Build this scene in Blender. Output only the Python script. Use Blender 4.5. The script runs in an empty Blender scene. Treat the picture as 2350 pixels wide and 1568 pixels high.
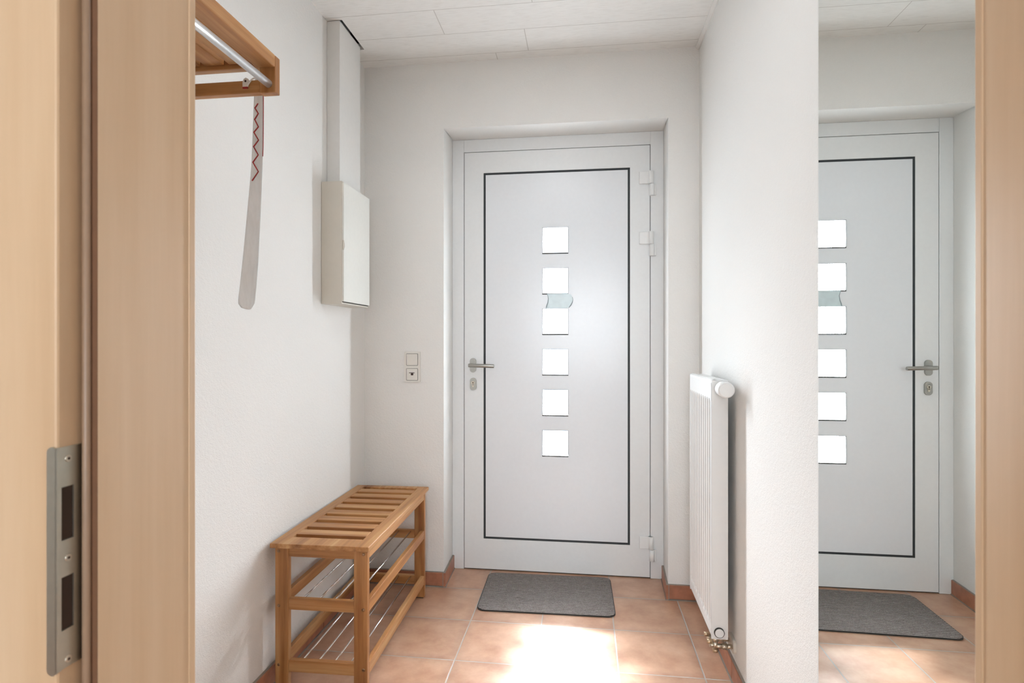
import bpy, bmesh, math, random
from mathutils import Vector, Matrix
random.seed(7)
S = bpy.context.scene
C = S.collection
PI = math.pi

# ------------------------------------------------------------------ camera, sky, light, exposure
cam_d = bpy.data.cameras.new('camera'); cam = bpy.data.objects.new('camera', cam_d); C.objects.link(cam)
cam.location = (0, 0, 1.18); cam.rotation_euler = (PI/2, 0, math.atan(166/1290))
cam_d.sensor_width = 36; cam_d.lens = 1290/2350*36; cam_d.clip_start = .02
cam_d.dof.use_dof = True; cam_d.dof.focus_distance = 2.4; cam_d.dof.aperture_fstop = 9
S.camera = cam
S.view_settings.view_transform = 'Standard'; S.view_settings.look = 'None'
S.view_settings.gamma = 1; S.view_settings.use_curve_mapping = False
S.view_settings.exposure = -0.13

W = bpy.data.worlds.new('sky'); S.world = W; W.use_nodes = True
bg = W.node_tree.nodes['Background']; bg.inputs[0].default_value = (.86, .93, 1, 1); bg.inputs[1].default_value = 3.0

PANE_Z = [1.629, 1.4225, 1.2160, 1.0095, .8030, .5965]     # lower edges of the six door panes
PX0, PX1, PH = -.2125, -.0810, .1315
def area(name, loc, rot, sx, sy, power, col):
    l = bpy.data.lights.new(name, 'AREA'); l.shape = 'RECTANGLE'; l.size = sx; l.size_y = sy
    l.energy = power; l.color = col
    o = bpy.data.objects.new(name, l); C.objects.link(o); o.location = loc; o.rotation_euler = rot
    return o
PANE_POWER = 2.5
for z in PANE_Z:     # daylight behind each door pane, shining into the hall
    area('daylight_pane', ((PX0+PX1)/2, 2.8745, z+PH/2), (-PI/2, 0, 0), PH, PH, PANE_POWER, (.83, .92, 1))
for z in PANE_Z:     # the brighter sky part of the same daylight, heading down to the floor
    b_ = area('skylight_pane', ((PX0+PX1)/2, 2.8790, z+PH/2), (-PI/2+math.radians(28), 0, 0), PH*.9, PH*.5, 2.0, (.90, .95, 1))
    b_.data.spread = math.radians(85)
sun_d = bpy.data.lights.new('sun', 'SUN'); sun = bpy.data.objects.new('sun', sun_d); C.objects.link(sun)
sun_d.energy = 420; sun_d.angle = math.radians(27); sun_d.color = (.93, .97, 1)
SUN_DIR = Vector((.17, -1, -1.38))
sun.rotation_euler = SUN_DIR.to_track_quat('-Z', 'Y').to_euler(); sun.location = (0, 5, 4)
WIN = (-.75, .95, .85, 2.15)      # window of the room behind the camera
area('daylight_window', (.1, -2.93, 1.5), (PI/2, 0, 0), 1.7, 1.3, 96, (.93, .965, 1))

FILL = (-.2, 1.3)  # unseen fill lamp added to even out the hall light
fill_l = area('added_fill_light', (FILL[0], FILL[1], 2.44), (0, 0, 0), .36, .36, 4, (.90, .95, 1)); fill_l.data.shape = 'DISK'

# ------------------------------------------------------------------ materials
def lin(c):
    return tuple(((v/255)/12.92 if v/255 <= .04045 else ((v/255+.055)/1.055)**2.4) for v in c) + (1,)
class NT:
    def __init__(s, name):
        s.m = bpy.data.materials.new(name); s.m.use_nodes = True; s.t = s.m.node_tree
        s.b = s.t.nodes['Principled BSDF']
    def n(s, typ, **k):
        nd = s.t.nodes.new('ShaderNode'+typ)
        for a, v in k.items(): setattr(nd, a, v)
        return nd
    def l(s, a, b): s.t.links.new(a, b)
    def math(s, op, a, b=None, c=None):
        nd = s.n('Math', operation=op)
        for i, v in enumerate((a, b, c)):
            if v is None: continue
            if hasattr(v, 'type'): s.l(v, nd.inputs[i])
            else: nd.inputs[i].default_value = v
        return nd.outputs[0]
    def mix(s, f, a, b):
        nd = s.n('Mix', data_type='RGBA')
        for i, v in ((0, f), (6, a), (7, b)):
            if hasattr(v, 'type'): s.l(v, nd.inputs[i])
            else: nd.inputs[i].default_value = v
        return nd.outputs[2]
    def coords(s, scale=(1, 1, 1), kind='Object'):
        tc = s.n('TexCoord'); mp = s.n('Mapping'); mp.inputs['Scale'].default_value = scale
        s.l(tc.outputs[kind], mp.inputs[0]); return mp.outputs[0]
    def noise(s, vec, scale, detail=3, rough=.5):
        nd = s.n('TexNoise'); nd.inputs['Scale'].default_value = scale
        nd.inputs['Detail'].default_value = detail; nd.inputs['Roughness'].default_value = rough
        s.l(vec, nd.inputs['Vector']); return nd.outputs['Fac']
    def ramp(s, f, stops):
        nd = s.n('ValToRGB'); e = nd.color_ramp.elements
        while len(e) < len(stops): e.new(.5)
        for el, (p, c) in zip(e, stops): el.position = p; el.color = c
        s.l(f, nd.inputs[0]); return nd.outputs[0]
    def bump(s, h, strength, dist):
        nd = s.n('Bump'); nd.inputs['Strength'].default_value = strength; nd.inputs['Distance'].default_value = dist
        s.l(h, nd.inputs['Height']); s.l(nd.outputs[0], s.b.inputs['Normal'])
    def set(s, col=None, rough=None, metal=None, spec=None, **k):
        if col is not None:
            if hasattr(col, 'type'): s.l(col, s.b.inputs['Base Color'])
            else: s.b.inputs['Base Color'].default_value = col
        if rough is not None:
            if hasattr(rough, 'type'): s.l(rough, s.b.inputs['Roughness'])
            else: s.b.inputs['Roughness'].default_value = rough
        if metal is not None: s.b.inputs['Metallic'].default_value = metal
        if spec is not None: s.b.inputs['Specular IOR Level'].default_value = spec
        for a, v in k.items(): s.b.inputs[a.replace('_', ' ')].default_value = v
        return s.m

def speckled(name, col, rough, var=.04, scale=60, **k):
    t = NT(name); f = t.noise(t.coords(), scale, 2)
    a = tuple(v*(1-var) for v in col[:3])+(1,); b = tuple(min(1, v*(1+var)) for v in col[:3])+(1,)
    return t.set(t.ramp(f, [(.3, a), (.7, b)]), rough, **k)
def plaster():
    t = NT('wall_plaster'); v = t.coords()
    f = t.noise(v, 1.3, 2)
    g = t.noise(v, 260, 3, .6); h = t.noise(v, 90, 2, .5)
    hh = t.math('ADD', g, t.math('MULTIPLY', h, .8))
    t.bump(hh, .6, .0022)
    return t.set(t.ramp(f, [(.3, lin((239, 237, 233))), (.7, lin((242, 240, 236)))]), .85)
def ceiling_mat():
    t = NT('ceiling_board'); tc = t.n('TexCoord'); sp = t.n('SeparateXYZ'); t.l(tc.outputs['Object'], sp.inputs[0])
    X, Y = sp.outputs[0], sp.outputs[1]
    p = .1822
    r = t.math('DIVIDE', t.math('SUBTRACT', Y, 2.2175-20*p), p)
    row = t.math('FLOOR', r); fy = t.math('FRACT', r)
    seam = t.math('LESS_THAN', t.math('MINIMUM', fy, t.math('SUBTRACT', 1, fy)), .0075)
    # board ends: per-row offset, matching the joints the photo shows
    off = None
    for k, xo in ((19, -.205), (20, -.606), (21, -.256), (22, -.409), (18, -.75), (17, -.35), (16, -.6)):
        m = t.math('MULTIPLY', t.math('COMPARE', row, float(k), .1), xo)
        off = m if off is None else t.math('ADD', off, m)
    fx = t.math('FRACT', t.math('ADD', t.math('DIVIDE', t.math('SUBTRACT', X, off), 1.25), 20.0))
    end = t.math('LESS_THAN', t.math('MINIMUM', fx, t.math('SUBTRACT', 1, fx)), .0013)
    line = t.math('MAXIMUM', seam, end)
    v = t.coords((3, 40, 1)); g = t.noise(v, 6, 5, .65)
    base = t.ramp(g, [(.32, lin((236, 233, 228))), (.5, lin((246, 244, 240))), (.7, lin((248, 246, 242)))])
    col = t.mix(line, base, lin((208, 203, 197)))
    t.bump(t.math('SUBTRACT', t.math('MULTIPLY', g, .25), line), .4, .0015)
    return t.set(col, .55)
def floor_mat():
    t = NT('terracotta_tile'); tc = t.n('TexCoord'); sp = t.n('SeparateXYZ'); t.l(tc.outputs['Object'], sp.inputs[0])
    p = .2985
    u = t.math('DIVIDE', t.math('SUBTRACT', sp.outputs[0], .121-20*p), p)
    w = t.math('DIVIDE', t.math('SUBTRACT', sp.outputs[1], 2.036-20*p), p)
    fu, fw = t.math('FRACT', u), t.math('FRACT', w)
    du = t.math('MINIMUM', fu, t.math('SUBTRACT', 1, fu)); dw = t.math('MINIMUM', fw, t.math('SUBTRACT', 1, fw))
    d = t.math('MINIMUM', du, dw)
    gr = t.n('MapRange'); gr.inputs['From Min'].default_value = .0062; gr.inputs['From Max'].default_value = .0105
    t.l(d, gr.inputs[0])        # 0 in the grout, 1 on the tile
    cb = t.n('CombineXYZ'); t.l(t.math('FLOOR', u), cb.inputs[0]); t.l(t.math('FLOOR', w), cb.inputs[1])
    wn = t.n('TexWhiteNoise'); t.l(cb.outputs[0], wn.inputs['Vector'])
    v = t.coords()
    # every tile gets its own piece of the mottle
    va = t.n('VectorMath', operation='ADD'); t.l(v, va.inputs[0]); t.l(wn.outputs['Color'], va.inputs[1])
    n1 = t.noise(va.outputs[0], 9, 5, .62); n2 = t.noise(v, 90, 3, .6)
    base = t.ramp(n1, [(.25, lin((174, 130, 102))), (.45, lin((192, 149, 121))), (.6, lin((204, 164, 136))), (.8, lin((214, 180, 154)))])
    hs = t.n('HueSaturation'); t.l(base, hs.inputs['Color'])
    t.l(t.math('ADD', .93, t.math('MULTIPLY', wn.outputs['Value'], .12)), hs.inputs['Value'])
    # darker burnt edge near each tile rim
    er = t.n('MapRange'); er.inputs['From Min'].default_value = .01; er.inputs['From Max'].default_value = .13
    er.inputs['To Min'].default_value = .86; t.l(d, er.inputs[0])
    mv = t.n('VectorMath', operation='SCALE'); t.l(hs.outputs[0], mv.inputs[0]); t.l(er.outputs[0], mv.inputs['Scale'])
    col = t.mix(gr.outputs[0], lin((176, 171, 166)), mv.outputs[0])
    t.bump(t.math('ADD', gr.outputs[0], t.math('MULTIPLY', t.math('ADD', n1, t.math('MULTIPLY', n2, .3)), .5)), .35, .002)
    rg = t.math('ADD', t.math('MULTIPLY', t.math('SUBTRACT', 1, gr.outputs[0]), .5), t.math('MULTIPLY', n1, .12))
    return t.set(col, t.math('ADD', rg, .25), spec=.8)
def wood(name, dark, mid, light, axis, rough=.42, sc=1.0, fine=1.0):
    t = NT(name); s = [16*sc]*3; s['xyz'.index(axis)] = .9*sc
    v = t.coords(tuple(s)); n = t.noise(v, 1.6, 5, .6)
    s2 = [150*sc]*3; s2['xyz'.index(axis)] = 3*sc
    f = t.noise(t.coords(tuple(s2)), 1.4, 3, .6)
    col = t.ramp(n, [(.25, lin(dark)), (.5, lin(mid)), (.75, lin(light))])
    col2 = t.mix(t.math('MULTIPLY', f, .30*fine), col, lin(dark))
    t.bump(f, .15, .0006)
    return t.set(col2, rough)

M = {}
M['wall'] = plaster(); M['ceiling'] = ceiling_mat(); M['floor'] = floor_mat()
M['pvc'] = speckled('white_door_coating', lin((234, 235, 234)), .32, .01)
M['panel'] = speckled('glossy_door_panel', lin((232, 234, 236)), .24, .008, spec=.4)
M['rubber'] = speckled('black_gasket', lin((42, 46, 48)), .6)
M['gap'] = speckled('dark_joint', lin((56, 53, 50)), .9)
M['void'] = speckled('dark_void', lin((44, 34, 26)), .9)
M['steel'] = speckled('brushed_steel', lin((168, 166, 160)), .34, .03, 200, metal=1)
M['plate'] = speckled('satin_strike_steel', lin((186, 184, 172)), .38, .03, 120, metal=1)
M['slot'] = speckled('dark_mortise', lin((52, 34, 20)), .8)
M['chrome'] = speckled('chromed_tube', lin((228, 228, 228)), .2, .02, 100, metal=1)
M['alu'] = speckled('satin_aluminium_tube', lin((236, 236, 236)), .3, .03, 100, metal=.7)
M['bolt'] = speckled('brass_bolt', lin((150, 122, 96)), .35, .04, 200, metal=1)
M['white'] = speckled('white_enamel', lin((238, 238, 236)), .3, .008)
M['cream'] = speckled('cream_powder_coat', lin((218, 212, 200)), .42, .01)
M['cream_door'] = speckled('cream_door_coat', lin((232, 231, 224)), .4, .01)
M['duct'] = speckled('white_duct', lin((234, 232, 228)), .5, .01)
M['plastic'] = speckled('white_plastic', lin((232, 228, 220)), .35, .01)
M['darkspot'] = speckled('dark_keyhole', lin((52, 30, 22)), .5)
M['nickel'] = speckled('nickel_valve', lin((205, 196, 180)), .3, .05, 90, metal=1)
M['copper'] = speckled('brass_union', lin((206, 184, 154)), .35, .05, 90, metal=1)
M['skirt'] = speckled('skirting_terracotta', lin((172, 116, 90)), .4, .16, 26)
M['grout'] = speckled('grey_grout', lin((150, 140, 130)), .85, .06)
M['red'] = speckled('red_cord', lin((150, 30, 26)), .6)
M['seal'] = speckled('brown_rubber_seal', lin((150, 122, 98)), .42, .03)
M['pale_patch_edge'] = speckled('patch_rim', lin((132, 146, 150)), .4, .05)
M['seal_dark'] = speckled('seal_groove', lin((112, 76, 50)), .7, .05)
M['pale_patch'] = speckled('patch_face', lin((206, 220, 222)), .3, .05, 30)
for ax in 'xyz':
    M['teak_'+ax] = wood('teak_'+ax, (118, 66, 28), (182, 130, 78), (216, 176, 124), ax, .42)
M['maple'] = wood('maple_laminate', (194, 160, 124), (209, 177, 141), (219, 190, 156), 'z', .4, .7, .5)
def horn_mat():
    t = NT('clear_plastic_horn'); n = t.noise(t.coords((60, 60, 12)), 1, 4, .6)
    return t.set(t.ramp(n, [(.3, lin((222, 216, 210))), (.7, lin((240, 236, 232)))]), .3, Alpha=.62)
M['horn'] = horn_mat()
def mat_mat():
    t = NT('ribbed_grey_mat'); tc = t.n('TexCoord'); sp = t.n('SeparateXYZ'); t.l(tc.outputs['Object'], sp.inputs[0])
    wv = t.math('SINE', t.math('MULTIPLY', sp.outputs[1], 2*PI/.0142))
    v = t.coords((260, 500, 260)); n = t.noise(v, 1, 4, .7); n2 = t.noise(t.coords((40, 400, 40)), 1, 3, .7)
    f = t.math('ADD', t.math('MULTIPLY', wv, .12), t.math('ADD', t.math('MULTIPLY', n, .85), t.math('MULTIPLY', n2, .4)))
    col = t.ramp(f, [(.3, lin((58, 52, 50))), (.6, lin((122, 113, 109))), (.95, lin((216, 209, 204)))])
    t.bump(t.math('ADD', wv, n), .8, .003)
    return t.set(col, .95, spec=.1)
M['mat'] = mat_mat()
def mirror_mat():
    t = NT('mirror_silver'); f = t.noise(t.coords(), 2, 1)
    return t.set(t.ramp(f, [(0, (.83, .855, .835, 1)), (1, (.835, .86, .84, 1))]), .0, 1.0)
M['mirror'] = mirror_mat()
def glass_mat():
    t = NT('satin_pane_glass'); n = t.t.nodes; out = n['Material Output']
    tr = t.n('BsdfTransparent'); tr.inputs[0].default_value = (.96, .98, 1, 1)
    gl = t.n('BsdfGlossy'); gl.inputs['Roughness'].default_value = .05
    mx = t.n('MixShader'); fr = t.n('Fresnel'); fr.inputs[0].default_value = 1.3
    t.l(fr.outputs[0], mx.inputs[0]); t.l(tr.outputs[0], mx.inputs[1]); t.l(gl.outputs[0], mx.inputs[2])
    t.l(mx.outputs[0], out.inputs[0]); return t.m
M['glass'] = glass_mat()

# ------------------------------------------------------------------ mesh builder
ORG = {}
class MB:
    def __init__(s): s.bm = bmesh.new()
    def _faces(s, geom, mi, sm):
        for f in geom: f.material_index = mi; f.smooth = sm
    def box(s, x0, x1, y0, y1, z0, z1, bev=0, mi=0, seg=2):
        vs = [s.bm.verts.new((x, y, z)) for x in (x0, x1) for y in (y0, y1) for z in (z0, z1)]
        fs = [s.bm.faces.new([vs[i] for i in q]) for q in ((0, 1, 3, 2), (4, 6, 7, 5), (0, 4, 5, 1), (2, 3, 7, 6), (0, 2, 6, 4), (1, 5, 7, 3))]
        s._faces(fs, mi, False)
        if bev:
            es = list({e for f in fs for e in f.edges})
            r = bmesh.ops.bevel(s.bm, geom=es, offset=bev, segments=seg, profile=.5, affect='EDGES')
            s._faces([f for f in r['faces']], mi, False)
        return s
    def prism(s, pts, axis, a, b, mi=0, smooth=False):
        def P(p, w):
            return {'x': (w, p[0], p[1]), 'y': (p[0], w, p[1]), 'z': (p[0], p[1], w)}[axis]
        A = [s.bm.verts.new(P(p, a)) for p in pts]; B = [s.bm.verts.new(P(p, b)) for p in pts]
        fs = [s.bm.faces.new(A[::-1]), s.bm.faces.new(B)]
        side = [s.bm.faces.new((A[i], A[(i+1) % len(pts)], B[(i+1) % len(pts)], B[i])) for i in range(len(pts))]
        s._faces(fs, mi, False); s._faces(side, mi, smooth); return s
    def ring(s, outer, inner, axis, a, b, mi=0):
        # a plate with a hole: outer and inner outlines with the same number of points
        def P(p, w):
            return {'x': (w, p[0], p[1]), 'y': (p[0], w, p[1]), 'z': (p[0], p[1], w)}[axis]
        n = len(outer)
        V = [[s.bm.verts.new(P(p, w)) for p in L] for L in (outer, inner) for w in (a, b)]
        fs = []
        for i in range(n):
            j = (i+1) % n
            for q in ((V[0][i], V[0][j], V[2][j], V[2][i]), (V[1][j], V[1][i], V[3][i], V[3][j]),
                      (V[0][j], V[0][i], V[1][i], V[1][j]), (V[2][i], V[2][j], V[3][j], V[3][i])): fs.append(s.bm.faces.new(q))
        s._faces(fs, mi, False); return s
    def tube(s, pts, r, seg=16, mi=0, cap=True):
        pts = [Vector(p) for p in pts]; rs = r if isinstance(r, (list, tuple)) else [r]*len(pts)
        rings = []; up = None
        for i, p in enumerate(pts):
            d = (pts[min(i+1, len(pts)-1)]-pts[max(i-1, 0)])
            if d.length < 1e-9: d = pts[-1]-pts[0]
            d.normalize()
            if up is None: up = d.orthogonal().normalized()
            else: up = (up-d*up.dot(d)).normalized()
            w = d.cross(up)
            rings.append([s.bm.verts.new(p+(up*math.cos(t)+w*math.sin(t))*rs[i]) for t in (2*PI*k/seg for k in range(seg))])
        fs = []
        for A, B in zip(rings, rings[1:]):
            for k in range(seg): fs.append(s.bm.faces.new((A[k], A[(k+1) % seg], B[(k+1) % seg], B[k])))
        s._faces(fs, mi, True)
        if cap: s._faces([s.bm.faces.new(rings[0][::-1]), s.bm.faces.new(rings[-1])], mi, False)
        return s
    def build(s, name, mat, parent=None, origin=(0, 0, 0)):
        bmesh.ops.recalc_face_normals(s.bm, faces=s.bm.faces)
        o_ = Vector(ORG[parent.name]) if parent else Vector(origin)
        bmesh.ops.translate(s.bm, verts=s.bm.verts, vec=-o_)
        me = bpy.data.meshes.new(name); s.bm.to_mesh(me); s.bm.free()
        for m in (mat if isinstance(mat, (list, tuple)) else [mat]): me.materials.append(M[m])
        o = bpy.data.objects.new(name, me); C.objects.link(o)
        if parent: o.parent = parent
        else: o.location = o_
        ORG[o.name] = tuple(o_)
        return o
def tag(o, label=None, cat=None, group=None, kind=None):
    for k, v in (('label', label), ('category', cat), ('group', group), ('kind', kind)):
        if v: o[k] = v
    return o
def thing(name, origin, label=None, cat=None, group=None, kind=None):
    o = bpy.data.objects.new(name, None); C.objects.link(o); o.location = origin; o.empty_display_size = .05
    ORG[o.name] = tuple(origin); return tag(o, label, cat, group, kind)
def rrect(cx, cy, w, h, r, n=6):
    pts = []
    for (sx, sy, a0) in ((1, 1, 0), (-1, 1, 90), (-1, -1, 180), (1, -1, 270)):
        for k in range(n+1):
            a = math.radians(a0+90*k/n)
            pts.append((cx+sx*(w/2-r)+r*math.cos(a), cy+sy*(h/2-r)+r*math.sin(a)))
    return pts
def sbox(name, mat, dims, bev=0, parent=None): return MB().box(*dims, bev).build(name, mat, parent)

# ------------------------------------------------------------------ setting
XL, XR, YB, YD, H = -1.07, .519, 2.645, 2.862, 2.523     # hall: left wall, right wall, end wall, door face, ceiling
WY0, WY1 = .456, .596                                     # partition we look through
RX0, RX1, RY = -2.3, 2.3, -2.8                            # the room behind the camera
OX0, OX1, OZ = -.672, .381, 2.206                         # door recess
def st(o): o['kind'] = 'structure'; return o

st(MB().box(RX0-.2, RX1+.2, RY-.2, 3.0, -.12, 0).build('floor', 'floor'))
m = MB()   # ceiling with the cut-out above the duct
m.box(XL-.2, -1.07, WY1, 3.0, H, H+.03).box(-1.07, -1.004, WY1, 2.237, H, H+.03).box(-1.07, -1.004, 2.478, 3.0, H, H+.03).box(-1.004, XR+.2, WY1, 3.0, H, H+.03)
m.box(RX0-.2, RX1+.2, RY-.2, WY1, H, H+.03)
m.box(-1.07, -.99, 2.2, 2.5, H+.12, H+.14, mi=1).box(-1.004, -.99, 2.2, 2.5, H+.03, H+.12, mi=1).box(-1.07, -1.004, 2.478, 2.5, H+.03, H+.12, mi=1).box(-1.07, -1.004, 2.2, 2.237, H+.03, H+.12, mi=1)
st(m.build('ceiling', ['ceiling', 'void']))
st(MB().box(XL-.2, XL, WY1, 3.0, 0, H+.14).build('wall_left', 'wall'))
st(MB().box(XR, XR+.2, WY1, 3.0, 0, H).build('wall_right', 'wall'))
BX0, BX1, BZ = -.681, .391, 2.226      # the recess widens towards the door
m = MB()
m.prism([(XL, YB), (OX0, YB), (BX0, YD), (BX0, 3.0), (XL, 3.0)], 'z', 0, BZ)
m.prism([(OX1, YB), (XR, YB), (XR, 3.0), (BX1, 3.0), (BX1, YD)], 'z', 0, BZ)
m.prism([(YB, OZ), (YD, BZ), (YB, BZ)], 'x', OX0, OX1).box(XL, XR, YB, 3.0, BZ, H)
st(m.build('wall_back', 'wall'))
DX0, DX1, DZ = -.468, .397, 2.02       # wall opening of the near doorway
m = MB(); m.box(RX0, DX0-.02, WY0, WY1, 0, H).box(DX1+.02, RX1, WY0, WY1, 0, H).box(DX0-.02, DX1+.02, WY0, WY1, DZ+.02, H)
st(m.build('wall_front', 'wall'))
st(MB().box(RX0-.2, RX0, RY-.2, WY1, 0, H).build('wall_room_left', 'wall'))
st(MB().box(RX1, RX1+.2, RY-.2, WY1, 0, H).build('wall_room_right', 'wall'))
wins = [WIN]
m = MB(); xs = [RX0] + [v for w in wins for v in w[:2]] + [RX1]
for i in range(0, len(xs), 2): m.box(xs[i], xs[i+1], RY-.2, RY, 0, H)
for (a, b, c, d) in wins: m.box(a, b, RY-.2, RY, 0, c).box(a, b, RY-.2, RY, d, H)
st(m.build('wall_rear', 'wall'))
for i, (a, b, c, d) in enumerate(wins):
    w = thing('window_%d' % (i+1), ((a+b)/2, RY-.06, c), kind='structure')
    MB().ring([(a, c), (b, c), (b, d), (a, d)], [(a+.03, c+.03), (b-.03, c+.03), (b-.03, d-.03), (a+.03, d-.03)], 'y', RY-.1, RY-.04).build('window_frame', 'pvc', w)
    sbox('pane', 'glass', (a+.03, b-.03, RY-.072, RY-.066, c+.03, d-.03), 0, w)

# cornice strip right
st(MB().prism([(XR, H), (XR-.016, H), (XR-.016, H-.006), (XR-.006, H-.016), (XR, H-.016)], 'y', WY1, YB).build('trim_1', 'duct'))

# skirting tiles
SK, ST = .068, .011
def skirt(m, fixed, sign, axis, a, b, start):
    """row of skirting tiles on a wall face; axis is the run, sign the way it sticks out"""
    cuts = [a]; k = math.ceil((a-start)/.2985)
    while start+k*.2985 < b-.02:
        c = start+k*.2985
        if c > a+.02: cuts.append(c)
        k += 1
    cuts.append(b)
    lo, hi = (fixed, fixed+ST*sign) if sign > 0 else (fixed+ST*sign, fixed)
    for p, q in zip(cuts, cuts[1:]):
        A, B = p+.002, q-.002
        d = (A, B, lo, hi) if axis == 'x' else (lo, hi, A, B)
        m.box(*d, .005, SK, .0015)
    lo2, hi2 = (fixed, fixed+(ST-.002)*sign) if sign > 0 else (fixed+(ST-.002)*sign, fixed)
    d = (a, b, lo2, hi2) if axis == 'x' else (lo2, hi2, a, b)
    m.box(*d, 0, SK-.002, 0, 1)
    lo3, hi3 = (fixed, fixed+(ST+.004)*sign) if sign > 0 else (fixed+(ST+.004)*sign, fixed)
    d = (a, b, lo3, hi3) if axis == 'x' else (lo3, hi3, a, b)
    m.box(*d, 0, .004, 0, 1)
    lo4, hi4 = (fixed, fixed+(ST-.003)*sign) if sign > 0 else (fixed+(ST-.003)*sign, fixed)
    d = (a, b, lo4, hi4) if axis == 'x' else (lo4, hi4, a, b)
    m.box(*d, SK-.002, SK+.002, 0, 1)
m = MB(); skirt(m, XL, 1, 'y', WY1, YB, 2.036-.15); st(m.build('baseboard_left', ['skirt', 'grout']))
m = MB(); skirt(m, XR, -1, 'y', WY1, YB, 2.036); st(m.build('baseboard_right', ['skirt', 'grout']))
m = MB(); skirt(m, YB, -1, 'x', XL, OX0, .121); skirt(m, YB, -1, 'x', OX1, XR, .9)
for s_, o_, b_ in ((1, OX0, -.681), (-1, OX1, .391)):       # pieces that return into the recess
    for t_, za, zb_, mi in ((ST, .004, SK, 0), (ST+.003, 0, .004, 1), (ST-.002, SK, SK+.002, 1)):
        m.prism([(o_, YB-ST-.0005), (o_+s_*t_, YB-ST-.0005), (b_+s_*t_, YD-.002), (b_, YD-.002)], 'z', za, zb_, mi)
    m.box(min(o_-s_*.003, o_+s_*.0003), max(o_-s_*.003, o_+s_*.0003), YB-ST-.0012, YB-.001, 0, SK+.001, 0, 1)
st(m.build('baseboard_back', ['skirt', 'grout']))

# ------------------------------------------------------------------ entrance door
door = thing('door_1', (-.146, YD+.03, 0), kind='structure')
def frame_rect(x0, x1, z0, z1): return [(x0, z0), (x1, z0), (x1, z1), (x0, z1)]
m = MB()   # outer frame: two posts and head
FX0, FX1, FZ = -.617, .3235, 2.158
m.box(BX0+.0005, FX0-.0028, YD-.002, YD+.07, .0005, BZ-.0005, .002).box(FX1+.0028, BX1-.0005, YD-.002, YD+.07, .0005, BZ-.0005, .002)
m.box(FX0-.0028, FX1+.0028, YD-.002, YD+.07, FZ+.0028, BZ-.0005, .002)
m.build('door_frame', 'pvc', door)
m = MB()   # dark joints and threshold
m.box(FX0-.0028, FX1+.0028, YD+.008, YD+.06, .0, .007)
m.box(FX0-.0028, FX0, YD+.006, YD+.06, .0, FZ).box(FX1, FX1+.0028, YD+.006, YD+.06, .0, FZ).box(FX0, FX1, YD+.006, YD+.06, FZ, FZ+.0028)
m.build('door_joint', 'gap', door)
GX0, GX1, GZ0, GZ1 = -.5165, .2265, .1615, 2.0505     # gasket outline
m = MB().ring(frame_rect(FX0, FX1, .006, FZ), frame_rect(GX0, GX1, GZ0, GZ1), 'y', YD, YD+.055)
leaf = m.build('door_leaf', 'pvc', door)
g = .0112
MB().ring(frame_rect(GX0, GX1, GZ0, GZ1), frame_rect(GX0+g, GX1-g, GZ0+g, GZ1-g), 'y', YD+.003, YD+.05).build('gasket', 'rubber', leaf)
m = MB(); yp0, yp1 = YD+.001, YD+.045
m.box(GX0+g, PX0, yp0, yp1, GZ0+g, GZ1-g).box(PX1, GX1-g, yp0, yp1, GZ0+g, GZ1-g)
zs = [GZ0+g] + sum([[z, z+PH] for z in reversed(PANE_Z)], []) + [GZ1-g]
for i in range(0, len(zs), 2): m.box(PX0, PX1, yp0, yp1, zs[i], zs[i+1])
bmesh.ops.remove_doubles(m.bm, verts=m.bm.verts, dist=1e-5)
m.build('door_panel', 'panel', leaf)
for z in PANE_Z:
    sbox('pane', 'glass', (PX0, PX1, YD+.016, YD+.022, z, z+PH), 0, leaf)
    MB().ring(frame_rect(PX0-.0006, PX1+.0006, z-.003, z+PH+.0005), frame_rect(PX0+.0009, PX1-.0009, z+.0022, z+PH-.0006), 'y', YD-.0004, YD+.011).build('pane_rim', 'gap', leaf)  # dark rim round each pane, thicker along the bottom
# handle
hx, hz = -.571, 1.057
MB().prism(rrect(hx, hz, .033, .074, .0164, 8), 'y', YD-.009, YD).build('handle_rosette', 'steel', leaf)
m = MB().tube([(hx, YD-.006, hz), (hx, YD-.045, hz)], .010)
m.tube([(hx-.015, YD-.05, hz+.001), (hx-.011, YD-.05, hz+.001), (hx+.115, YD-.05, hz-.002), (hx+.118, YD-.05, hz-.002)], [.0085, .0095, .0095, .0085], 20)
m.build('lever', 'steel', leaf)
m = MB().prism(rrect(hx+.001, .960, .034, .064, .0168, 8), 'y', YD-.009, YD)
kp = m.build('keyhole_plate', 'steel', leaf)
m = MB().tube([(hx+.001, YD-.006, .967), (hx+.001, YD-.0125, .967)], .0085, 20).prism(rrect(hx+.001, .955, .009, .022, .0044, 5), 'y', YD-.012, YD-.006)
m.build('lock_cylinder', 'nickel', leaf)
m = MB().tube([(hx+.001, YD-.012, .968), (hx+.001, YD-.0130, .968)], .0032, 12).box(hx-.0002, hx+.0022, YD-.013, YD-.012, .954, .966)
m.build('keyhole', 'slot', leaf)
# hinges
for zt in (2.026, 1.726, .212):
    m = MB()
    m.box(.271, .316, YD-.010, YD, zt-.062, zt, .003)
    m.tube([(.328, YD-.010, zt-.063), (.328, YD-.010, zt-.062), (.328, YD-.010, zt-.001), (.328, YD-.010, zt)], [.012, .0135, .0135, .012], 20).box(.310, .336, YD-.014, YD, zt-.062, zt, .003)
    m.tube([(.333, YD-.009, zt-.122), (.333, YD-.009, zt-.121), (.333, YD-.009, zt-.065), (.333, YD-.009, zt-.064)], [.012, .0135, .0135, .012], 20)
    m.box(.330, .353, YD-.013, YD-.002, zt-.121, zt-.065, .003)
    m.build('hinge', 'white', leaf)
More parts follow.
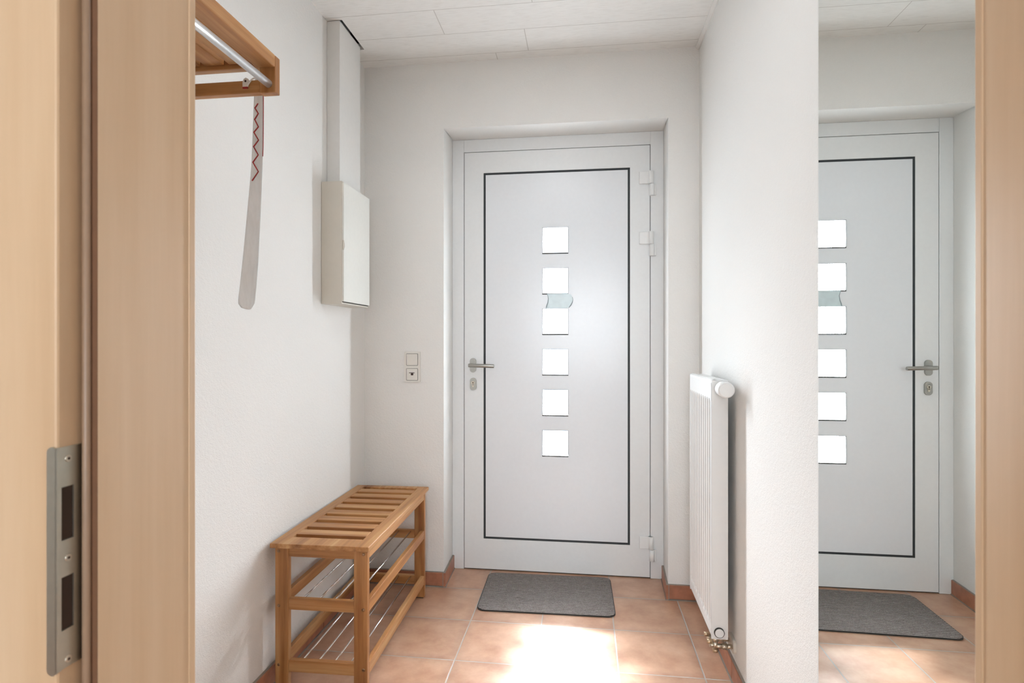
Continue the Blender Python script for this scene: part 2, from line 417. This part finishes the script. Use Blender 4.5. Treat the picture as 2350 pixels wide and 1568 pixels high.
# thin pale curved patch with darker rim between the second and third pane
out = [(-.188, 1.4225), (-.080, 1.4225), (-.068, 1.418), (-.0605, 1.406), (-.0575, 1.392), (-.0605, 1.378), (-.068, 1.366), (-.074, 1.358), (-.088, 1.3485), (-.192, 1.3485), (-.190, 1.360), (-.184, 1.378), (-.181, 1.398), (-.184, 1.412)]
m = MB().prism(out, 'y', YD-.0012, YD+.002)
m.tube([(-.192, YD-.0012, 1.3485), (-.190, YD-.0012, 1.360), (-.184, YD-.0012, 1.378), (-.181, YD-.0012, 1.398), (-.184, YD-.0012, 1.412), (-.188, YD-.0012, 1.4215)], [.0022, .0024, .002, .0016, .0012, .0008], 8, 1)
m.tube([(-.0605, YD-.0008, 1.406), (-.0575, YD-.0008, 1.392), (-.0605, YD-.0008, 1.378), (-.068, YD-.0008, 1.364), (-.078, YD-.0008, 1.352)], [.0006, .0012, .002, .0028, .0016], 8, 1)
st_ = m.build('pale_patch', ['pale_patch', 'pale_patch_edge'], leaf); st_['label'] = 'pale blue-grey curved patch'

# ------------------------------------------------------------------ near doorway frame we look through
dr = thing('door_2', (-.036, .52, 0), kind='structure')
JL, JR, JT = -.4500, .3790, 1.985      # clear opening of the lining
Y0, YR, Y1 = .4450, .4710, .6050       # face to camera, rebate bottom, hall side face
def side_profile(s, j):
    # outline in (x,y), s=-1 left / +1 right ; j = clear lining face
    P = [(j, YR), (j, Y1-.0135), (j-s*.0010, Y1-.0129), (j-s*.0013, Y1-.0120), (j-s*.0012, Y1-.0046), (j+s*.0004, Y1-.0016), (j+s*.004, Y1),
         (j+s*.07, Y1), (j+s*.07, WY1), (j+s*.018, WY1), (j+s*.018, WY0), (j+s*.085, WY0), (j+s*.085, Y0+.004), (j+s*.080, Y0), (j+s*.0185, Y0), (j+s*.0168, Y0+.0006), (j+s*.016, Y0+.0022), (j+s*.016, YR)]
    return P
# strike plate recess is a plate lying on the rebate, so the lining stays whole
for s, j in ((-1, JL), (1, JR)):
    MB().prism(side_profile(s, j), 'z', 0, JT).build('lining', 'maple', dr)
m = MB().box(JL-.085, JR+.085, Y0, WY0, JT+.016, JT+.085, .002).box(JL-.02, JR+.02, YR, WY1+.002, JT, JT+.02).box(JL-.07, JR+.07, WY1, Y1, JT, JT+.07, .002).box(JL-.018, JR+.018, Y0+.002, YR, JT+.016, JT+.02)
m.build('head_lining', 'maple', dr)
# seal strips in the rebate
for s, j in ((-1, JL), (1, JR)):
    m = MB(); xc = j+s*.0088
    m.tube([(xc, YR-.0032, 0), (xc, YR-.0032, JT)], .0036, 16).box(min(j+s*.0158, j+s*.0004), max(j+s*.0158, j+s*.0004), YR-.0008, YR, 0, JT, 0, 1)
    m.build('seal_strip', ['seal', 'seal_dark'], dr)
# strike plate: leg on the rebate face and lip on the front face, with two openings
px = JL-.016
z0, z1 = .881, 1.087
m = MB(); t = .0016; r = .006
ys = [Y0-.0016, .4478, .4600, .4695]
for a, b, zz0, zz1 in ((ys[0], ys[1], z0+.004, z1-.002), (ys[2], ys[3], z0+.004, z1-.002)): m.box(px, px+t, a, b, zz0, zz1)
for a, b in ((z0+.0045, .920), (.968, 1.001), (1.049, z1-.002)): m.box(px, px+t, ys[1], ys[2], a, b)
lip = [(px+.0004, z0+.003), (px+.0004, z1-.003)] + [(px-.0028+.006*math.cos(a), z1-.006+.005*math.sin(a)) for a in [math.radians(90+q*15) for q in range(7)]] + [(px-.0028+.006*math.cos(a), z0+.006+.005*math.sin(a)) for a in [math.radians(180+q*15) for q in range(7)]]
m.prism(lip, 'y', Y0-.0016, Y0-.0001)
sp_ = m.build('strike_plate', 'plate', dr); sp_['label'] = 'satin metal strike plate with two openings'
m = MB()
for a, b in ((.920, .968), (1.001, 1.049)): m.box(px+.0001, px+.0004, ys[1], ys[2], a, b)
m.build('latch_opening', 'slot', sp_)
for z in (.892, .984, 1.074):
    m = MB().tube([(px+t-.0004, .4545, z), (px+t+.0007, .4545, z)], [.0036, .0030], 18).tube([(px+t+.0005, .4545, z), (px+t+.0009, .4545, z)], .0013, 10, mi=1)
    m.build('screw', ['nickel', 'slot'], sp_)

# ------------------------------------------------------------------ wall mirror
mr = thing('wall_mirror', (XR-.003, .99, .08), 'tall frameless wall mirror reflecting the entrance door, on the right wall', 'mirror')
MY0, MY1, MZ0, MZ1 = .66, 1.332, .08, 2.28; xf, xb = .5130, .5185; bv = .014
def rect_yz(x, y0, y1, z0, z1): return [(x, y0, z0), (x, y1, z0), (x, y1, z1), (x, y0, z1)]
m = MB(); A = [m.bm.verts.new(p) for p in rect_yz(xb, MY0, MY1, MZ0, MZ1)]; B = [m.bm.verts.new(p) for p in rect_yz(xf+.0034, MY0, MY1, MZ0, MZ1)]
D = [m.bm.verts.new(p) for p in rect_yz(xf, MY0+bv, MY1-bv, MZ0+bv, MZ1-bv)]
m.bm.faces.new(A); m.bm.faces.new(D)
for i in range(4):
    j = (i+1) % 4; m.bm.faces.new((A[i], A[j], B[j], B[i])); m.bm.faces.new((B[i], B[j], D[j], D[i]))
m.build('mirror_glass', 'mirror', mr)

# ------------------------------------------------------------------ radiator
ra = thing('radiator', (.465, 2.22, .15), 'white ribbed panel radiator on the right wall beside the entrance door', 'radiator')
RF, RB, RY0, RY1, RZ0, RZ1 = .436, .492, 2.02, 2.417, .150, 1.048
m = MB(); n = 11; pitch = (RY1-RY0-.02)/n
prof = [(RY0+.002, 0)]
for k in range(n):
    y = RY0+.01+k*pitch
    prof += [(y+.003, 0), (y+.007, .0075), (y+pitch-.011, .0075), (y+pitch-.004, 0)]
prof += [(RY1-.002, 0)]
zl = [(RZ0+.012, 0), (RZ0+.045, 0), (RZ0+.062, 1), (RZ1-.085, 1), (RZ1-.066, 0), (RZ1-.012, 0)]
G = [[m.bm.verts.new((RF+d*w, y, z)) for (y, d) in prof] for (z, w) in zl]
G = [[m.bm.verts.new((RF+.008, y, RZ0)) for (y, d) in prof]] + G + [[m.bm.verts.new((RF+.002, y, RZ1-.004)) for (y, d) in prof]] + [[m.bm.verts.new((RF+.008, y, RZ1)) for (y, d) in prof]]
for A, B in zip(G, G[1:]):
    for i in range(len(prof)-1): m.bm.faces.new((A[i], A[i+1], B[i+1], B[i]))
back = [[m.bm.verts.new((RF+.016, y, z)) for y in (RY0+.002, RY1-.002)] for z in (RZ0, RZ1)]
m.bm.faces.new((G[0][0], back[0][0], back[0][1], G[0][-1])); m.bm.faces.new((G[-1][0], back[1][0], back[1][1], G[-1][-1]))
m.bm.faces.new((back[0][0], back[0][1], back[1][1], back[1][0]))
m.build('front_panel', 'white', ra)
for a, b in ((RY0-.001, RY0+.002), (RY1-.002, RY1+.001)):
    MB().box(RF+.0006, RB, a-.0008, b+.0008, RZ0, RZ1-.002, .0008).build('side_panel', 'white', ra)
m = MB()
for k in range(5):
    x = RF+.010+k*.0095; m.box(x, x+.0055, RY0+.002, RY1-.002, RZ1-.010, RZ1-.002)
for k in range(14):
    y = RY0+.01+k*.029; m.box(RF+.008, RB-.002, y, y+.004, RZ1-.012, RZ1-.003)
m.build('top_grille', 'white', ra)
m = MB().box(RF+.018, RB-.003, RY0+.01, RY1-.01, RZ0+.06, RZ1-.05)
m.build('convector', 'white', ra)
for y in (RY0+.14, RY1-.09):
    MB().box(RB-.002, XR-.0005, y, y+.03, RZ1-.19, RZ1-.09, .002).build('wall_bracket', 'white', ra)
m = MB().tube([(.469, RY0+.002, 1.018), (.469, RY0-.012, 1.018)], [.016, .018], 28)
m.tube([(.469, RY0-.012, 1.018), (.469, RY0-.016, 1.018), (.469, RY0-.066, 1.018), (.469, RY0-.076, 1.018), (.469, RY0-.079, 1.018)], [.020, .0245, .0275, .0265, .0225], 32)
kn = m.build('thermostat_knob', 'white', ra)
m = MB().tube([(.462, RY0-.001, .174), (.462, RY0-.008, .174)], [.0172, .0172], 28, mi=1).tube([(.462, RY0-.007, .174), (.462, RY0-.011, .174)], [.0155, .014], 28)
m.build('end_cap', ['white', 'gap'], ra)
m = MB()
for dy in (0, .05):
    yv = RY0+.012+dy
    m.tube([(.452, yv, RZ0+.002), (.452, yv, RZ0-.014)], .0105, 6).tube([(.452, yv, RZ0-.012), (.452, yv, RZ0-.042)], .0085, 16)
    m.tube([(.452, yv, RZ0-.030), (.478, yv, RZ0-.030)], .008, 16).tube([(.474, yv, RZ0-.030), (.490, yv, RZ0-.030)], .0115, 6).tube([(.488, yv, RZ0-.030), (.512, yv, RZ0-.030)], .0075, 16)
    m.tube([(.452, yv, RZ0-.028), (.433, yv, RZ0-.028)], .007, 12)
m.box(.444, .460, RY0+.012, RY0+.062, RZ0-.034, RZ0-.018, .003)
m.build('valve', 'nickel', ra)
for dy in (0, .05):
    yv = RY0+.012+dy
    MB().tube([(.440, yv, RZ0-.016), (.425, yv, RZ0-.016)], .0075, 6).build('union_nut', 'copper', ra)
    MB().tube([(.452, yv, RZ0-.040), (.452, yv, RZ0-.050)], .010, 6).build('union_nut', 'copper', ra)
m = MB().prism(rrect(RY0+.037, .122, .088, .046, .020, 6), 'x', XR-.010, XR-.0005)
m.build('pipe_cover', 'cream', ra)

# ------------------------------------------------------------------ cable duct and meter cabinet
tag(MB().box(XL+.0005, -1.013, 2.237, 2.453, 1.8363, H-.001, .0015).build('cable_duct', 'duct', None, (XL, 2.35, 1.83)),
    'white boxed cable duct running from the wall cabinet up through the ceiling', 'duct')
cb = thing('wall_cabinet', (XL, 2.326, 1.334), 'small cream distribution cabinet hung on the left wall under the duct', 'cabinet')
cx0, cx1, cy0, cy1, cz0, cz1 = XL+.0005, -.981, 2.185, 2.467, 1.334, 1.836
MB().box(cx0, cx1, cy0, cy1, cz0, cz1, .002).build('body', 'cream', cb)
m = MB(); dz0, dz1 = cz0+.010, cz1-.005; gy = cy0+.004; gz = 1.575
# door outline with a shallow finger notch on its near edge
o = [(gy, dz0), (cy1-.003, dz0), (cy1-.003, dz1), (gy, dz1), (gy, gz+.022), (gy+.004, gz+.016), (gy+.009, gz+.006), (gy+.009, gz-.006), (gy+.004, gz-.016), (gy, gz-.022)]
m.prism(o, 'x', cx1-.001, -.974); dd = m.build('door', 'cream_door', cb)
m = MB().prism([(gy+.001, gz-.019), (gy+.008, gz-.006), (gy+.012, gz), (gy+.008, gz+.006), (gy+.001, gz+.019)], 'x', cx1-.001, -.9755)
m.build('finger_grip', 'cream', dd)
sbox('door_gap', 'gap', (cx1-.0005, cx1+.0008, cy0+.004, cy1-.004, cz0+.006, cz0+.0095), 0, cb)

# ------------------------------------------------------------------ light switch
sw = thing('light_switch', (-.8265, YB, .984), 'white double wall switch plate left of the entrance door', 'switch')
sx = -.8265; y = YB-.0005
MB().prism(rrect(sx, 1.0575, .079, .148, .006), 'y', y-.009, y).build('cover_frame', 'plastic', sw)
for zc in (1.0925, 1.0205):
    MB().ring(rrect(sx, zc, .0585, .0585, .005), rrect(sx, zc, .0560, .0560, .004), 'y', y-.0098, y-.008).build('insert_gap', 'gap', sw)
m = MB(); A = [(sx-.027, y-.0125, 1.119), (sx+.027, y-.0125, 1.119), (sx+.027, y-.0095, 1.066), (sx-.027, y-.0095, 1.066)]
m.prism([(1.0655, y-.009), (1.1195, y-.009), (1.1190, y-.0138), (1.0660, y-.0105)][::1], 'x', sx-.027, sx+.027)
bm_ = m.bm
for v in bm_.verts: v.co = Vector((v.co.x, v.co.z, v.co.y))
m.build('rocker', 'plastic', sw)
b = MB().prism(rrect(sx, 1.0205, .054, .054, .004), 'y', y-.012, y-.009).build('socket_insert', 'plastic', sw)
m = MB().box(sx-.014, sx+.013, y-.0128, y-.0118, 1.0270, 1.0300).prism(rrect(sx+.001, 1.0215, .0125, .010, .004), 'y', y-.0132, y-.0118)
m.build('dark_contact', 'darkspot', b)

# ------------------------------------------------------------------ bench
be = thing('shoe_bench', (-.8865, 2.166, 0), 'slatted wooden shoe bench with two rod shelves by the left wall', 'bench')
be.rotation_euler = (0, 0, math.radians(1.15))
ORG[be.name] = (0, 0, 0)
w, l = .1725, .390     # half sizes of the top (x, y)
T0, T1 = .484, .500
m = MB()
for s in (-1, 1):
    a, b = (w-.046, w) if s > 0 else (-w, -w+.044)
    m.box(a, b, -l, l, T0, T1, .0022)
m.box(-w+.044, w-.046, -l, -l+.070, T0, T1, .0015).box(-w+.044, w-.046, l-.034, l, T0, T1, .0015)
m.build('top_frame', 'teak_y', be)
a0, a1 = -l+.070, l-.034; pitch = (a1-a0+.051)/9
for k in range(8):
    y = a0+pitch*k+(pitch-.051)
    MB().box(-w+.044, w-.046, y, y+.051, T0+.0005, T1-.0003, .0018).build('slat', 'teak_x', be)
lx, ly0, ly1 = w-.008, -l+.010, l-.030        # outer leg corners
for sx_ in (-1, 1):
    for ya, yb in ((ly0, ly0+.021), (ly1-.021, ly1)):
        a, b = (lx-.047, lx) if sx_ > 0 else (-lx+.006, -lx+.053)
        lg = MB().box(a, b, ya, yb, .004, T0, .0022).build('leg', 'teak_z', be)
        MB().box(a+.006, b-.006, ya+.002, yb-.002, 0, .0045, .001).build('foot_pad', 'gap', lg)
rails = ((.453, .484), (.274, .312), (.064, .104))
for i, (za, zb) in enumerate(rails):
    nm = 'apron' if i == 0 else 'shelf_rail'
    for sx_ in (-1, 1):    # long rails
        a, b = (lx-.018, lx-.0005) if sx_ > 0 else (-lx+.0065, -lx+.024)
        MB().box(a, b, ly0+.021, ly1-.021, za, zb, .0018).build(nm, 'teak_y', be)
    for ya, yb in ((ly0+.003, ly0+.019), (ly1-.019, ly1-.003)):   # end rails
        if i: ya, yb = (ya, yb+.002) if ya < 0 else (ya-.002, yb)
        MB().box(-lx+.053, lx-.047, ya, yb, za, zb if i else zb, .0015).build(nm, 'teak_x', be)
    if i:
        for k in range(4):
            x = -lx+.110+k*.0565-.015
            if k == 3: x = min(x, lx-.028)
            MB().tube([(x, ly0+.012, zb-.007), (x, ly1-.012, zb-.007)], .0032, 12).build('rod', 'chrome', be)
for sx_ in (-1, 1):
    for z in (.472, .288, .088):
        x = lx-.013 if sx_ > 0 else -lx+.019
        for yy, d in ((ly0, -1), (ly1, 1)):
            MB().tube([(x, yy+.001*(-d), z), (x, yy+.0012*d, z), (x, yy+.0028*d, z)], [.0052, .0052, .003], 14).build('bolt', 'bolt', be)

# ------------------------------------------------------------------ coat rack
cr = thing('coat_rack', (XL, 1.0, 1.816), 'wall-hung slatted wooden hat shelf with chrome hanging rail at upper left', 'coat rack')
RX, RYF, RYN = -.773, 1.352, .635     # room side, far end, near end
zb, zt_ = 1.809, 1.903
for ya in (RYF-.022, RYN):
    yb = ya+.022
    MB().box(RX-.043, RX, ya, yb, zb, zt_-.0005, .002).build('end_post', 'teak_z', cr)
    MB().box(XL+.0005, XL+.042, ya, yb, zb, zt_-.0005, .002).build('end_post', 'teak_z', cr)
    MB().box(XL+.042, RX-.043, ya+.001, yb-.001, zb+.002, zb+.035, .002).build('end_rail', 'teak_x', cr)
    MB().box(XL+.042, RX-.043, ya+.001, yb-.001, 1.875, zt_-.001, .002).build('end_rail', 'teak_x', cr)
MB().box(RX-.050, RX, RYN+.022, RYF-.022, 1.872, zt_, .003).build('front_beam', 'teak_y', cr)
MB().box(XL+.0005, XL+.030, RYN+.022, RYF-.022, 1.872, zt_, .002).build('wall_beam', 'teak_y', cr)
for a, b in ((-1.030, -.978), (-.964, -.912), (-.898, -.840)):
    MB().box(a, b, RYN+.022, RYF-.022, 1.886, zt_-.002, .002).build('slat', 'teak_y', cr)
m = MB().tube([(-.791, RYN+.018, 1.831), (-.791, RYF-.018, 1.831)], .0098, 24)
m.build('hanging_rail', 'alu', cr)

# ------------------------------------------------------------------ shoehorn hanging at the rack
sh = thing('shoehorn', (-.86, 1.385, 1.27), 'long translucent grey shoehorn with red zigzag hanging from the coat rack', 'shoehorn')
L_ = [(1.874, -.861, -.844), (1.860, -.8645, -.8405), (1.828, -.865, -.840), (1.70, -.870, -.8410), (1.644, -.8725, -.842), (1.505, -.886, -.848), (1.390, -.898, -.854), (1.330, -.905, -.859), (1.287, -.9105, -.8635), (1.276, -.909, -.866), (1.270, -.902, -.872)]
yh = 1.385
def horn_edges(z):
    for (z1_, a1, b1), (z0_, a0_, b0_) in zip(L_, L_[1:]):
        if z0_ <= z <= z1_:
            t = (z-z0_)/(z1_-z0_); return a0_+(a1-a0_)*t, b0_+(b1-b0_)*t
    return L_[0][1:]
m = MB(); rows = []; NZ, NX = 60, 8
for i in range(NZ+1):
    z = 1.874-(1.874-1.2702)*i/NZ; a, b = horn_edges(z); dep = .003+.007*(i/NZ)
    fr_, bk = [], []
    for k in range(NX+1):
        u = k/NX; x = a+(b-a)*u; c = dep*(1-(2*u-1)**2)
        zz = z-(.005*(1-(2*u-1)**2) if i == NZ else 0)+(.004*(1-(2*u-1)**2) if i == 0 else 0)
        fr_.append(m.bm.verts.new((x, yh+c, zz))); bk.append(m.bm.verts.new((x, yh+c+.0022, zz)))
    rows.append((fr_, bk))
fs = []
for (f0, b0_), (f1, b1) in zip(rows, rows[1:]):
    for k in range(NX): fs += [m.bm.faces.new((f0[k], f0[k+1], f1[k+1], f1[k])), m.bm.faces.new((b0_[k+1], b0_[k], b1[k], b1[k+1]))]
    fs += [m.bm.faces.new((f0[0], f1[0], b1[0], b0_[0])), m.bm.faces.new((f0[NX], b0_[NX], b1[NX], f1[NX]))]
for fr_, bk in (rows[0], rows[-1]):
    for k in range(NX): fs.append(m.bm.faces.new((fr_[k], fr_[k+1], bk[k+1], bk[k])))
for f in fs: f.smooth = True
m.build('blade', 'horn', sh)
Z = [(-.856, 1.809), (-.863, 1.797), (-.855, 1.783), (-.864, 1.767), (-.855, 1.748), (-.866, 1.733), (-.855, 1.713), (-.867, 1.695), (-.856, 1.674), (-.869, 1.654), (-.856, 1.630), (-.8715, 1.606)]
m = MB()
for (xa, za), (xb_, zb_) in zip(Z, Z[1:]):
    # flat ribbon piece lying on the concave blade face
    d = Vector((xb_-xa, 0, zb_-za)).normalized(); nrm = Vector((-d.z, 0, d.x))*.0013
    q = []
    for (x, z), e in (((xa, za), -1), ((xb_, zb_), 1)):
        x += d.x*.0008*e; z += d.z*.0008*e
        for s in (-1, 1):
            xx, zz = x+nrm.x*s, z+nrm.z*s; a, b = horn_edges(zz); u = (xx-a)/(b-a)
            dep = .003+.007*((1.874-zz)/(1.874-1.27)); q.append((xx, yh+dep*(1-(2*u-1)**2), zz))
    V = [m.bm.verts.new((x, y_-dy, z)) for dy in (.0010, -.0003) for (x, y_, z) in q]
    for f in ((0, 1, 3, 2), (4, 6, 7, 5), (0, 4, 5, 1), (2, 3, 7, 6), (0, 2, 6, 4), (1, 5, 7, 3)): m.bm.faces.new([V[i] for i in f])
m.build('zigzag_line', 'red', sh)
m = MB().tube([(-.853, yh+.001, 1.862), (-.845, yh-.001, 1.868), (-.8395, yh, 1.85), (-.8385, yh, 1.82), (-.8388, yh, 1.74), (-.8392, yh, 1.69), (-.8402, yh, 1.668)], .0011, 8)
m.build('cord', 'red', sh)
# added round fill lamp, out of view, put in for even hall light
lp = thing('added_fill_lamp', (FILL[0], FILL[1], H), 'added unseen round fill lamp, flush under the hall ceiling', 'lamp')
MB().tube([(FILL[0], FILL[1], H-.0005), (FILL[0], FILL[1], H-.03)], [.20, .20], 48).build('fill_body', 'white', lp)
def fill_mat():
    t = NT('fill_glow'); t.b.inputs['Emission Color'].default_value = (.95, .98, 1, 1); t.b.inputs['Emission Strength'].default_value = .8
    return t.set(lin((240, 240, 240)), .5)
M['lit'] = fill_mat()
MB().tube([(FILL[0], FILL[1], H-.03), (FILL[0], FILL[1], H-.055), (FILL[0], FILL[1], H-.068), (FILL[0], FILL[1], H-.074)], [.19, .186, .15, .08], 48).build('fill_diffuser', 'lit', lp)
# small tag on the end rail
ht = thing('hang_tag', (-.849, 1.326, 1.827), 'small white and red tag with a hole, tied to the hanging rail', 'tag')
m = MB(); tx, tz = -.8500, 1.8365; ty = 1.3285
outl = [(tx-.009, tz-.012), (tx+.004, tz-.012), (tx+.009, tz+.003), (tx+.006, tz+.009), (tx, tz+.012), (tx-.006, tz+.009), (tx-.009, tz+.002)]
m.prism(outl, 'y', ty-.003, ty); m.build('tag_body', 'plastic', ht)
MB().tube([(tx-.001, ty-.0036, tz+.003), (tx-.001, ty-.0028, tz+.003)], .0028, 12).build('eyelet', 'darkspot', ht)
MB().box(tx-.0092, tx+.0046, ty-.0036, ty+.0002, tz-.0155, tz-.011, .0008).build('red_band', 'red', ht)
MB().tube([(tx+.003, ty-.002, tz-.009), (tx+.014, ty-.002, tz+.006), (tx+.020, ty-.002, tz+.009), (-.806, 1.3245, 1.843), (-.793, 1.3245, 1.8425), (-.791, 1.3255, 1.8410)], .0018, 8).build('cord', 'plastic', ht)

# ------------------------------------------------------------------ door mat
m = MB(); m.prism(rrect(0, 0, .600, .392, .035, 8), 'z', .0005, .007)
me = m.build('doormat', 'mat', None); me.location = (-.172, 2.627, 0); me.rotation_euler = (0, 0, math.radians(1.1))
m2 = MB(); m2.ring(rrect(0, 0, .606, .398, .038, 8), rrect(0, 0, .590, .382, .030, 8), 'z', .0005, .0062)
rim = m2.build('edge_binding', 'gap', None); rim.parent = me
tag(me, 'grey ribbed doormat with rounded corners on the tiles before the door', 'doormat')
